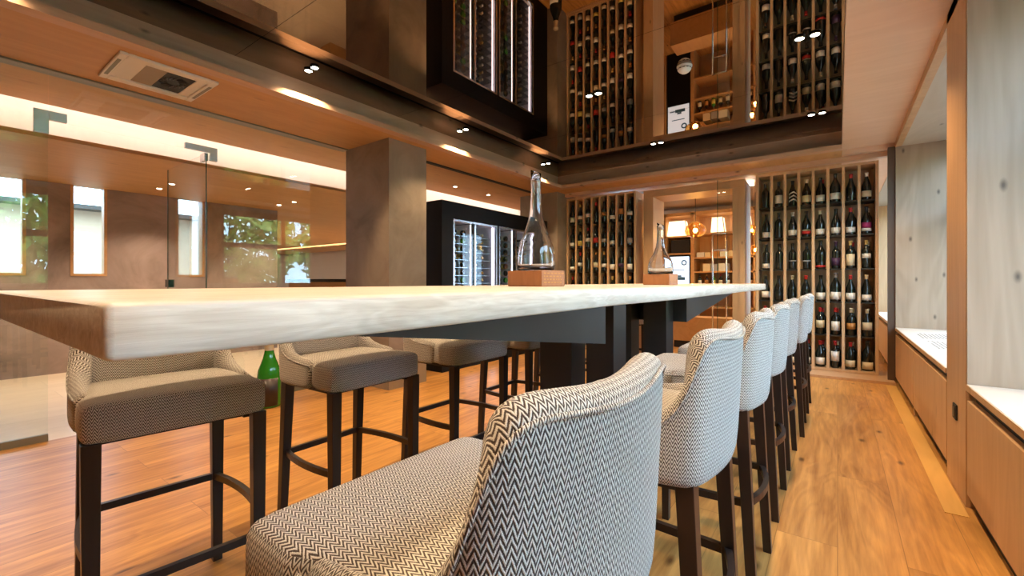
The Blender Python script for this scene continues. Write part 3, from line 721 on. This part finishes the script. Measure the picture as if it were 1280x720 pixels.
def bottle(loc, shape, h, r, glass, cap, lab, l0, l1, label, group, extra=None, rz=0):
    """lab wraps the front (towards -y) between heights l0..l1 (fractions)"""
    t = thing('wine_bottle', label, 'bottle', loc, rz, group)
    link('bottle_glass', mesh_of(('b', shape, h, r, glass), lambda: (lambda b: (lathe(b, bottle_prof(shape, h, r), 20), b)[1])(bmesh.new()), M[glass], 'bottle_glass'), t)
    def capf():
        b = bmesh.new(); pr = bottle_prof(shape, h, r); nk = pr[-4][0]+.0007; rm = pr[-3][0]+.0007
        lathe(b, [(nk, h*.845), (nk, h*.955), (rm, h*.96), (rm, h*1.002), (0, h*1.003)], 16); return b
    if cap: link('capsule', mesh_of(('c', shape, h, r, cap), capf, M['lab_'+cap], 'capsule'), t)
    def labf(z0, z1, a=1.35):
        b = bmesh.new(); lathe(b, [(r+.0003, h*z0), (r+.0009, h*z0), (r+.0009, h*z1), (r+.0003, h*z1)], 14, -PI/2-a, -PI/2+a); return b
    if lab: link('paper_label', mesh_of(('l', h, r, lab, l0, l1), lambda: labf(l0, l1), M['lab_'+lab], 'paper_label'), t)
    if extra == 'chevron':
        def ch():
            b = bmesh.new()
            for k in range(3):
                z = h*(.14+.14*k)
                for s_ in range(12):
                    a0 = -PI/2+(-1.1+2.2*s_/12); a1 = -PI/2+(-1.1+2.2*(s_+1)/12)
                    z0 = z+h*.09*(1-abs(a0+PI/2)/1.1); z1 = z+h*.09*(1-abs(a1+PI/2)/1.1); rr = r+.0015
                    q = [(rr*math.cos(a0), rr*math.sin(a0), z0), (rr*math.cos(a1), rr*math.sin(a1), z1), (rr*math.cos(a1), rr*math.sin(a1), z1+h*.055), (rr*math.cos(a0), rr*math.sin(a0), z0+h*.055)]
                    b.faces.new([b.verts.new(p) for p in q])
            return b
        link('chevron_stripes', mesh_of(('chev', h, r), ch, M['lab_white'], 'chevron_stripes'), t)
    if extra == 'band':
        link('label_band', mesh_of(('band', h, r, l0), lambda: labf(l0-.12, l0-.01), M['lab_white'], 'label_band'), t)
    if extra == 'stripes':
        link('label_band', mesh_of(('str', h, r, l0), lambda: labf(l1+.02, l1+.05), M['lab_cream'], 'label_band'), t)
    return t
YR = 6.60; RD = .34
def rack(name_label, x0, x1, ncol, z0, pitch, nrow, ztop, back, shelfmat, slat_w, label):
    t = thing('wine_rack', label, 'wine rack', ((x0+x1)/2, YR, 0)); cx = (x0+x1)/2
    P = lambda a, b, c, d_, e, f: (a-cx, b-cx, c, d_, e, f)
    boxes('frame', M['rack_wood'], [P(x0-.03, x0, 0, RD, z0-.03, ztop+.03), P(x1, x1+.03, 0, RD, z0-.03, ztop+.03), P(x0, x1, 0, RD, ztop, ztop+.03), P(x0, x1, 0, RD, z0-.03, z0-.001)], t, bevel=.002)
    box('back_panel', back, P(x0, x1, RD-.015, RD, z0, ztop), t)
    cw = (x1-x0)/ncol
    for c in range(1, ncol): box('slat', M['rack_wood'], P(x0+cw*c-slat_w/2, x0+cw*c+slat_w/2, .002, .03 if shelfmat else .24, z0, ztop), t)
    for r_ in range(1, nrow):
        z = z0+pitch*r_
        box('shelf', M['dark_metal'], P(x0+.001, x1-.001, .032 if shelfmat else .242, RD-.016, z-.014, z-.0005), t)
        if not shelfmat:
            for c in range(ncol): box('shelf', M['dark_metal'], P(x0+cw*c+slat_w/2+.001, x0+cw*(c+1)-slat_w/2-.001, .032, .2415, z-.014, z-.0005), t)
    return cw
Z0 = .062; PITCH = .402; ZT = 2.475
cwR = rack('r', -.836, .352, 8, Z0, PITCH, 6, ZT, M['rack_wood'], True, .030, 'tall open wine rack with light slats right of the doorway')
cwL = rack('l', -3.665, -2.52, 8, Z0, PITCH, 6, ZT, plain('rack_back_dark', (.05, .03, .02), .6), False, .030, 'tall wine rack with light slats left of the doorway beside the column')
st('trim_15', M['panel_wood'], (-.90, .50, 6.24, 6.94, 0, .030), 'low wooden plinth under the right wine rack')
st('trim_16', M['beam_wood_x'], (-3.68, .50, 6.52, 6.60, 2.525, ZC), 'light wood cornice over the wine racks and doorway')
st('trim_17', M['panel_wood'], (-3.70, -2.49, 6.58, 6.94, 0, .030), 'low wooden plinth under the left wine rack')
coln = ['first', 'second', 'third', 'fourth', 'fifth', 'sixth', 'seventh', 'eighth']
rown = ['bottom', 'second lowest', 'third lowest', 'fourth lowest', 'fifth lowest', 'top']
# right rack, rows from top: (capsule, label, l0, l1, shape, extra)
R = {
 5: [(None,None,0,0,'bordeaux',None), ('black','white',.14,.46,'bordeaux',None), ('black',None,0,0,'burgundy','chevron'), ('cream','cream',.10,.36,'burgundy',None), (None,'white',.08,.32,'burgundy',None), (None,'white',.10,.32,'magnum',None), ('red',None,0,0,'burgundy',None), ('white','cream',.10,.32,'burgundy',None)],
 4: [(None,'white',.05,.26,'burgundy',None), ('black',None,0,0,'bordeaux',None), ('white','white',.08,.30,'burgundy',None), ('black','red',.10,.22,'burgundy','stripes'), ('cream','white',.06,.28,'burgundy',None), (None,'white',.08,.30,'burgundy',None), ('red','white',.08,.28,'burgundy',None), ('black','magenta',.22,.42,'burgundy','band')],
 3: [(None,'white',.05,.24,'bordeaux',None), ('black',None,0,0,'bordeaux',None), (None,'grey',.30,.34,'bordeaux',None), ('black','grey',.28,.33,'bordeaux',None), (None,'red',.05,.12,'magnum',None), ('purple','purple',.1,.4,'bordeaux',None), ('gold','cream',.10,.52,'bordeaux',None), ('gold','white',.36,.52,'bordeaux',None)],
 2: [('black','white',.12,.36,'burgundy',None), (None,None,0,0,'burgundy',None), ('cream',None,0,0,'burgundy',None), ('red',None,0,0,'burgundy',None), (None,'white',.08,.34,'burgundy',None), ('grey','white',.08,.34,'magnum',None), ('red','white',.10,.34,'burgundy',None), ('cream','white',.08,.28,'burgundy',None)],
 1: [('red','white',.1,.4,'bordeaux',None), ('black','cream',.1,.4,'bordeaux',None), ('red','white',.12,.42,'bordeaux',None), ('black','white',.20,.48,'bordeaux',None), ('red','cream',.24,.52,'bordeaux',None), ('red','white',.16,.50,'bordeaux',None), ('cream','amber',.24,.46,'bordeaux',None), ('cream','cream',.24,.52,'burgundy',None)],
 0: [('black','white',.1,.4,'bordeaux',None), ('cream','white',.08,.32,'burgundy',None), ('red','cream',.08,.3,'burgundy',None), ('cream','white',.10,.32,'burgundy',None), ('red','white',.10,.36,'burgundy',None), ('red','white',.26,.62,'bordeaux',None), ('red','cream',.10,.34,'burgundy',None), ('black','cream',.06,.30,'magnum',None)],
}
cn = {'None': 'bare', 'white': 'white', 'cream': 'cream', 'grey': 'grey'}
def desc(cap, lab, ex):
    a = 'chevron striped' if ex == 'chevron' else ('unlabelled dark' if not lab else lab+' labelled')
    b = '' if not cap else ' %s capped' % cap
    return a+b+' wine bottle'
for r_ in range(6):
    for c in range(8):
        cap, lab, l0, l1, shp, ex = R[r_][c]
        x = -.836+cwR*(c+.5); z = Z0+PITCH*r_
        h = {'bordeaux': .328, 'burgundy': .322, 'magnum': .35}[shp]; rad = {'bordeaux': .043, 'burgundy': .048, 'magnum': .054}[shp]
        bottle((x+random.uniform(-.006, .006), YR+.085, z), shp, h, rad, 'bottle_dark', cap, lab, l0, l1,
               '%s in right rack, %s row, %s column' % (desc(cap, lab, ex), rown[r_], coln[c]), 'wine bottles standing in the right rack', ex, random.uniform(-.25, .25))
        if (r_ in (0, 1) and c > 2) or (r_ in (3, 4) and c > 5) or (r_ == 5 and c == 4):
            cap2 = random.choice(['red', 'red', 'black', 'gold', 'cream'])
            bottle((x+.018, YR+.20, z), 'bordeaux', .315, .040, 'bottle_dark', cap2, None, 0, 0,
                   'dark %s capped wine bottle behind another in right rack, %s row, %s column' % (cap2, rown[r_], coln[c]), 'wine bottles in the second rank of the right rack')
labs = ['white', 'cream', 'white', 'red', 'cream', 'white', 'amber', 'white', 'grey', None, 'yellow', 'white']
LR = {5: ['white','white','white',None,'amber','white','amber','white'], 4: ['white','yellow','white','red','grey','white',None,'grey'], 3: ['white','white',None,'cream','white','white','purple','white']}
rr = random.Random(11)
for r_ in range(6):
    for c in range(8):
        lab = LR[r_][c] if r_ in LR else rr.choice(labs)
        cap = rr.choice(['black', 'black', 'black', 'red', 'gold', 'amber', None])
        shp = rr.choice(['bordeaux', 'burgundy']); l0 = rr.choice([.10, .22, .30]); l1 = l0+rr.choice([.18, .26])
        bottle((-3.665+cwL*(c+.5)-.012, YR+.052, Z0+PITCH*r_), shp, .325, .043, 'bottle_dark', cap, lab, l0, l1,
               '%s in left rack, %s row, %s column' % (desc(cap, lab, None), rown[r_], coln[c]), 'wine bottles standing in the left rack', None, rr.uniform(-.2, .2))
# big display bottles on the floor
def big_bottle(loc, glass, label, roundlab):
    t = thing('champagne_bottle', label, 'bottle', loc)
    bm = bmesh.new(); lathe(bm, bottle_prof('burgundy', .62, .094), 32); obj('bottle_glass', bm, M[glass], t, True)
    bm = bmesh.new(); lathe(bm, [(.0400, .50), (.0355, .535), (.0345, .585), (.0395, .59), (.0395, .622), (0, .624)], 24); obj('foil', bm, M['foil'], t, True)
    bm = bmesh.new()
    if roundlab: lathe(bm, [(.0945, .10), (.0955, .10), (.0955, .26), (.0945, .26)], 16, -PI/2-.9, -PI/2+.9); obj('paper_label', bm, M['lab_white'], t, True)
    else: lathe(bm, [(.0945, .02), (.0955, .02), (.0955, .26), (.0945, .26)], 20, -PI/2-1.5, -PI/2+1.9); obj('paper_label', bm, M['leg'], t, True)
big_bottle((-4.08, 1.91, 0), 'bottle_green', 'large green champagne bottle with brown label standing on the floor by the glass', False)
big_bottle((-3.52, 5.95, 0), 'bottle_dark', 'large dark champagne bottle with white label on the floor beside the far column', True)

# ------------------------------------------------------------------ wine fridge cabinet
FX0, FX1, FY0, FY1, FZ = -4.42, -3.88, 3.85, 6.28, 2.11
fr = thing('wine_fridge', 'black wine fridge cabinet with two lit glass doors between the columns', 'wine fridge', (FX1, FY0, 0))
F = lambda a, b, c, d_, e, f: (a-FX1, b-FX1, c-FY0, d_-FY0, e, f)
DO = [(4.05, 4.93), (4.98, 5.86)]; DZ0, DZ1 = .15, 1.892
shell_l = [F(FX0, FX0+.03, FY0, FY1, 0, FZ), F(FX0+.03, FX1, FY0, 4.05, 0, FZ), F(FX0+.03, FX1, 5.86, FY1, 0, FZ), F(FX0+.03, FX1, 4.05, 5.86, 0, DZ0), F(FX0+.03, FX1, 4.05, 5.86, DZ1, FZ), F(FX0+.03, FX1, 4.93, 4.98, DZ0, DZ1)]
boxes('carcass', M['fridge'], shell_l, fr)
rowz = [DZ0+.06+.1025*k for k in range(16)]
for di, (a, b) in enumerate(DO):
    dn = ['left', 'right'][di]
    mid = a+(b-a)*.47
    boxes('liner', M['fridge_in'], [F(FX0+.03, FX0+.04, a, b, DZ0, DZ1), F(FX0+.04, FX1-.03, a, a+.01, DZ0, DZ1), F(FX0+.04, FX1-.03, b-.01, b, DZ0, DZ1), F(FX0+.04, FX1-.03, a+.01, b-.01, DZ0, DZ0+.01), F(FX0+.04, FX1-.03, a+.01, b-.01, DZ1-.01, DZ1)], fr)
    box('divider', M['fridge'], F(FX0+.04, FX1-.03, mid-.02, mid+.02, DZ0+.01, DZ1-.01), fr)
    dr = boxes('door', M['chrome'], [F(FX1-.02, FX1+.004, a-.004, a+.022, DZ0-.004, DZ1+.004), F(FX1-.02, FX1+.004, b-.022, b+.004, DZ0-.004, DZ1+.004), F(FX1-.02, FX1+.004, a+.022, b-.022, DZ1-.02, DZ1+.004), F(FX1-.02, FX1+.004, a+.022, b-.022, DZ0-.004, DZ0+.02), F(FX1-.02, FX1+.004, mid-.014, mid+.014, DZ0+.02, DZ1-.02)], fr)
    box('glass_pane', M['fridge_pane'], F(FX1-.010, FX1-.006, a+.01, b-.01, DZ0+.01, DZ1-.01), dr)
    for y in (mid-.032, b-.040): box('led_strip', M['led_cool'], F(FX1-.06, FX1-.05, y, y+.010, DZ0+.03, DZ1-.03), fr)
    box('light_panel', M['fridge_in'], F(FX0+.10, FX1-.04, mid-.030, mid-.021, DZ0+.02, DZ1-.02), fr)
    for z in rowz: boxes('wire_shelf', M['chrome'], [F(FX0+.06, FX1-.06, a+.012, mid-.022, z-.048, z-.044), F(FX0+.06, FX1-.06, mid+.022, b-.012, z-.048, z-.044)], fr)
def lying():
    b = bmesh.new(); lathe(b, bottle_prof('burgundy', .30, .040), 14); bmesh.ops.rotate(b, cent=(0,0,0), matrix=Matrix.Rotation(PI/2, 3, 'Y'), verts=b.verts[:]); return b
def lycap():
    b = bmesh.new(); r = .040; h = .30; lathe(b, [(r*.36+.001, h*.80), (r*.36+.001, h*.955), (r*.42+.001, h*.96), (r*.42+.001, h*1.003), (0, h*1.004)], 12); bmesh.ops.rotate(b, cent=(0,0,0), matrix=Matrix.Rotation(PI/2, 3, 'Y'), verts=b.verts[:]); return b
def lylab():
    b = bmesh.new(); r = .0408; h = .30; lathe(b, [(r, h*.1), (r, h*.40)], 14); bmesh.ops.rotate(b, cent=(0,0,0), matrix=Matrix.Rotation(PI/2, 3, 'Y'), verts=b.verts[:]); return b
for di, (a, b) in enumerate(DO):
    mid = a+(b-a)*.47
    for half, (p, q) in enumerate(((a+.02, mid-.06), (mid+.03, b-.16))):
        for k, z in enumerate(rowz):
            for m_ in range(2):
                y = p+(q-p)*(m_+.5)/2+ (0 if half else .0)
                outward = half == 1 or (m_ == 0 and di == 0 and False)
                capc = rr.choice(['white', 'gold', 'cream', 'black', 'white'])
                glass = rr.choice(['bottle_green', 'bottle_dark', 'bottle_dark', 'bottle_brown']) if not half else 'bottle_dark'
                labc = rr.choice(['white', 'green', 'blue', 'white', 'yellow', 'white'])
                t = thing('wine_bottle', '%s bottle lying behind %s fridge door, %s half, row %s, %s side' % ((capc+' capped') if half else (labc+' labelled'), ['left', 'right'][di], ['left', 'right'][half],
                          ['one','two','three','four','five','six','seven','eight','nine','ten','eleven','twelve','thirteen','fourteen','fifteen','sixteen'][k], ['left', 'right'][m_]), 'bottle',
                          (FX0+.17 if half else FX1-.07, y, z-.003), 0 if half else PI, 'bottles lying in the wine fridge')
                link('bottle_glass', mesh_of(('ly', glass), lying, M[glass], 'bottle_glass'), t)
                link('capsule', mesh_of(('lyc', capc), lycap, M['lab_'+capc], 'capsule'), t)
                if not half: link('paper_label', mesh_of(('lyl', labc), lylab, M['lab_'+labc], 'paper_label'), t)

# ------------------------------------------------------------------ doorway between the racks
df = thing('door_2', 'deep wooden doorway frame between the two wine racks', 'door frame', (-1.68, 6.60, 0)); df['kind'] = 'structure'
D = lambda a, b, c, d_, e, f: (a+1.68, b+1.68, c-6.60, d_-6.60, e, f)
boxes('frame', M['frame_wood'], [D(-2.363, -2.216, 6.58, 7.09, 0, 2.37), D(-1.143, -.996, 6.58, 7.09, 0, 2.37)], df, bevel=.003)
boxes('header', M['frame_wood_x'], [D(-2.363, -.996, 6.58, 7.09, 2.37, 2.475)], df, bevel=.003)
gd = thing('door_3', 'frameless glass door leaf with long loop handles in the wooden doorway', 'door', (-1.17, 6.56, 0)); gd['kind'] = 'structure'
box('glass_leaf', M['glass'], (-.128, .02, -.12, -.112, .02, 2.47), gd)
box('edge', M['green_edge'], (-.134, -.128, -.121, -.111, .02, 2.47), gd)
bm = bmesh.new()
for x in (-.182, -.013): tube(bm, [(x, -.16, .35), (x, -.16, 1.76)], .010)
for z in (.36, 1.53, 1.75): tube(bm, [(-.182, -.16, z), (-.013, -.16, z)], .008)
tube(bm, [(-.06, -.16, 1.53), (-.06, -.12, 1.53)], .008); tube(bm, [(-.06, -.16, .36), (-.06, -.12, .36)], .008)
obj('loop_handle', bm, M['chrome'], gd, True)

# ------------------------------------------------------------------ shop room beyond the doorway
YS = 9.0
sh = thing('shop_shelving', 'wooden shelf unit in the shop beyond the doorway', 'shelf unit', (-2.2, YS, 0))
S = lambda a, b, c, d_, e, f: (a+2.2, b+2.2, c, d_, e, f)
boxes('board', M['orange_wood'], [S(-3.4, -3.37, 0, .45, 0, 2.45), S(-2.80, -2.77, 0, .45, 0, 2.45), S(-2.30, -2.24, 0, .45, 0, 2.45), S(-1.22, -1.19, 0, .45, 0, 2.45), S(-.3, -.27, 0, .45, 0, 2.45), S(-3.4, -.27, 0, .45, 2.40, 2.46),
   S(-3.37, -2.30, 0, .45, 1.98, 2.01), S(-2.24, -.3, 0, .45, 2.01, 2.04), S(-2.24, -.3, 0, .45, 1.55, 1.58), S(-2.24, -.3, 0, .45, 1.28, 1.31), S(-2.24, -.3, 0, .45, 1.0, 1.03), S(-2.24, -.3, 0, .45, .6, .63), S(-3.37, -2.3, 0, .45, 1.64, 1.67)], sh)
box('back_board', M['panel_wood'], S(-3.4, -.27, .45, .47, 0, 2.46), sh)
fg = thing('display_fridge', 'blue white lit display fridge with round emblem in the shop', 'fridge', (-2.53, YS, 0))
box('fridge_body', M['fridge'], (-.22, .22, .01, .44, 0, 1.63), fg)
box('lit_front', M['screen'], (-.20, .20, -.01, .01, 1.06, 1.60), fg)
bm = bmesh.new(); n_ = 24
for k in range(n_):
    a0, a1 = 2*PI*k/n_, 2*PI*(k+1)/n_
    hexa(bm, [(.11+.03*math.cos(a0), -.014, 1.48+.03*math.sin(a0)), (.11+.055*math.cos(a0), -.014, 1.48+.055*math.sin(a0)), (.11+.055*math.cos(a1), -.014, 1.48+.055*math.sin(a1)), (.11+.03*math.cos(a1), -.014, 1.48+.03*math.sin(a1))],
             [(.11+.03*math.cos(a0), -.010, 1.48+.03*math.sin(a0)), (.11+.055*math.cos(a0), -.010, 1.48+.055*math.sin(a0)), (.11+.055*math.cos(a1), -.010, 1.48+.055*math.sin(a1)), (.11+.03*math.cos(a1), -.010, 1.48+.03*math.sin(a1))])
obj('emblem', bm, M['ink_blue'], fg)
for q in [(-.12, .12, -.013, -.0102, 1.335, 1.35), (-.06, .13, -.013, -.0102, 1.14, 1.20), (-.16, -.065, -.013, -.0102, 1.16, 1.18), (-.02, .06, -.013, -.0102, 1.203, 1.235)]: box('printed_mark', M['ink_blue'], q, fg)
cb = thing('shop_bench', 'low orange wood bench in the shop just inside the doorway', 'bench', (-1.75, 7.9, 0))
box('seat_board', M['orange_wood'], (-.55, .55, -.2, .2, .12, .52), cb, bevel=.004); boxes('base', M['black'], [(-.5, .5, -.16, .16, 0, .12)], cb)
bxk = box('niche_shade', M['black'], (-2.68, -2.33, YS+.03, YS+.4, 1.671, 1.93)); tag(bxk, 'black block for the dark niche above the lit display fridge', 'box')  # black block paints the shade inside the shelf niche
for i, (x0, x1, z0, z1, y0, nm) in enumerate([(-2.74, -2.36, 2.012, 2.30, YS-.12, 'large lit white lampshade on the upper left shelf of the shop'), (-1.95, -1.72, 2.042, 2.33, YS-.02, 'lit lampshade behind the amber pendant lamp'), (-1.52, -1.27, 2.042, 2.33, YS, 'lit lampshade at the right of the shop shelf')]):
    t = thing('lampshade', nm, 'lampshade', ((x0+x1)/2, y0+.2, z0), 0, 'lit lampshades on the shop shelf')
    w2 = (x1-x0)/2; bm = bmesh.new(); hexa(bm, [(-w2, -.12, 0), (w2, -.12, 0), (w2, .12, 0), (-w2, .12, 0)], [(-w2*.85, -.09, z1-z0), (w2*.75, -.09, z1-z0), (w2*.75, .09, z1-z0), (-w2*.85, .09, z1-z0)])
    obj('shade_body', bm, M['shade'], t, bevel=.004)
    bm = bmesh.new(); tube(bm, [(w2*.82, -.125, z1-z0), (w2*1.12, -.125, 0)], .008, 6); tube(bm, [(-w2*.9, -.125, z1-z0+.004), (w2*.82, -.125, z1-z0+.004)], .008, 6); obj('wire_frame', bm, M['lab_cream'], t)
cols = ['white', 'cream', 'amber', 'white', 'cream', 'grey', 'white', 'gold', 'cream']
k = 0
for z, hh, rowname in ((1.581, .11, 'upper'), (1.311, .15, 'middle')):
    x = -2.2
    while x < -.47:
        wd = rr.uniform(.09, .15); c = cols[k % 9]
        if x < -1.19 and x+wd > -1.225: x = -1.185
        if rr.random() < .9:
            o = box('gift_box', M['lab_'+c], (x, x+wd, YS+.04, YS+.30, z, z+hh*rr.uniform(.8, 1))); tag(o, '%s gift box on the %s shop shelf, number %s in from the upright' % (c, rowname, ['one','two','three','four','five','six','seven','eight','nine','ten','eleven','twelve','thirteen','fourteen','fifteen','sixteen'][min(15, int((x+2.2)/.12))]), 'box', 'boxes on the shop shelves')
        x += wd+.012; k += 1
for i in range(14):
    x = -2.16+i*.125+(.03 if i > 7 else 0); c = ['black', 'gold', 'amber', 'red', 'cream'][i % 5]
    bottle((x, YS+.12, 1.031), 'bordeaux', .22, .034, ['bottle_dark', 'bottle_brown', 'bottle_green'][i % 3], c, ['white', 'amber', 'yellow', 'cream'][i % 4], .1, .5,
           'small %s capped bottle on the shop shelf, %s from the left' % (c, ['first','second','third','fourth','fifth','sixth','seventh','eighth','ninth','tenth','eleventh','twelfth','thirteenth','fourteenth'][i]), 'small bottles on the shop shelf')
def pendant(x, y, z, r, label, power, top=ZC):
    t = thing('pendant_lamp', label, 'pendant lamp', (x, y, z), 0, 'amber glass pendant lamps in the shop')
    bm = bmesh.new(); lathe(bm, [(r*.18, r*.85), (r*.55, r*.72), (r*.88, r*.38), (r, 0), (r*.9, -r*.35), (r*.6, -r*.6), (r*.25, -r*.7)], 24); g = obj('glass_shade', bm, M['amber'], t, True)
    bm = bmesh.new()
    for k in range(10):
        a = 2*PI*k/10; tube(bm, [(r*.2*math.cos(a), r*.2*math.sin(a), r*.86), (r*.9*math.cos(a+.3), r*.9*math.sin(a+.3), r*.38), (r*1.01*math.cos(a+.6), r*1.01*math.sin(a+.6), 0), (r*.62*math.cos(a+.9), r*.62*math.sin(a+.9), -r*.6)], r*.02, 5)
    obj('wire_cage', bm, M['lab_gold'], t)
    bm = bmesh.new(); bmesh.ops.create_icosphere(bm, subdivisions=2, radius=r*.22); obj('bulb', bm, M['lampglow'], t, True)
    bm = bmesh.new(); tube(bm, [(0, 0, r*.8), (0, 0, top-z)], .004, 6); obj('cord', bm, M['black'], t)
    l = bpy.data.lights.new('pendant_light', 'POINT'); l.energy = power; l.color = (1, .62, .28); l.shadow_soft_size = r*.22; o = bpy.data.objects.new('pendant_light', l); C.objects.link(o); o.location = (x, y, z-r*.3)
pendant(-1.93, 7.85, 1.97, .17, 'large amber glass pendant lamp hanging in the shop doorway', 12)
pendant(-1.09, 7.9, 1.92, .10, 'upper small amber pendant lamp beside the right rack', 6)
pendant(-1.09, 8.25, 1.63, .10, 'lower small amber pendant lamp beside the right rack', 6)
for x in (-3.0, -1.6, -.4):
    for y in (7.9, 9.6): spot((x, y, 2.55), 24)
o = box('light_bar', M['lens'], (-2.0, -1.75, 7.4, 7.43, 2.555, 2.572)); tag(o, 'bright light bar on the shop ceiling above the doorway', 'light')
o = box('light_bar', M['lens'], (-2.6, -2.35, 7.5, 7.53, 2.555, 2.572)); tag(o, 'bright light bar on the shop ceiling left of the doorway', 'light')
o = box('light_bar', M['lens'], (-1.12, -1.0, 7.4, 7.43, 2.54, 2.572)); tag(o, 'bright light bar on the shop ceiling right of the doorway', 'light')

# ------------------------------------------------------------------ outside
st('floor', M['grass'], [(1.3, 30, -12, 20, -.5, -.4), (-40, -7.9, -12, 3.4, -.5, -.4)], 'gravel ground outside the windows')
def tree(name, x, y, h, r, mat, label, seed):
    t = thing(name, label, 'tree', (x, y, -.4), 0, 'trees outside the windows'); rnd = random.Random(seed)
    bm = bmesh.new(); lathe(bm, [(.14, 0), (.10, h*.3), (.06, h*.6), (0, h*.8)], 8); obj('trunk', bm, M['bark'], t, True)
    bm = bmesh.new()
    for k in range(2600):
        a = rnd.uniform(0, 2*PI); c = rnd.uniform(-1, 1); q = rnd.uniform(.5, 1)**.5; s_ = math.sqrt(1-c*c)
        p = Vector((r*q*s_*math.cos(a), r*q*s_*math.sin(a), h*.62+h*.40*q*c)); e = rnd.uniform(.10, .22)
        d1 = Vector((rnd.gauss(0,1), rnd.gauss(0,1), rnd.gauss(0,1))).normalized(); d2 = d1.orthogonal().normalized()
        bm.faces.new([bm.verts.new(p+d1*e), bm.verts.new(p+d2*e*.6), bm.verts.new(p-d1*e), bm.verts.new(p-d2*e*.6)])
    obj('foliage', bm, mat, t)
tree('garden_tree', 6.5, 1.3, 4.2, 1.8, M['leaf'], 'green tree outside, reflected beside the glass door', 1)
tree('garden_tree', 6.0, 5.8, 4.4, 1.9, M['leaf2'], 'yellow green tree outside, reflected near the column', 2)
tree('garden_tree', 7.0, 10.6, 4.6, 2.0, M['leaf'], 'green tree farthest along the window wall', 3)
tree('garden_tree', 6.2, -3.2, 4.0, 1.8, M['leaf2'], 'yellow green tree nearest behind the camera', 4)
hs = thing('neighbour_house', 'cream house wall seen through the slim windows', 'building', (-11.5, 0, -.4))
box('render_wall', M['house'], (-2, 0, -1.6, 2.6, 0, 2.85), hs); box('eave', M['dark_metal'], (-2, .35, -1.6, 2.7, 2.85, 2.93), hs)
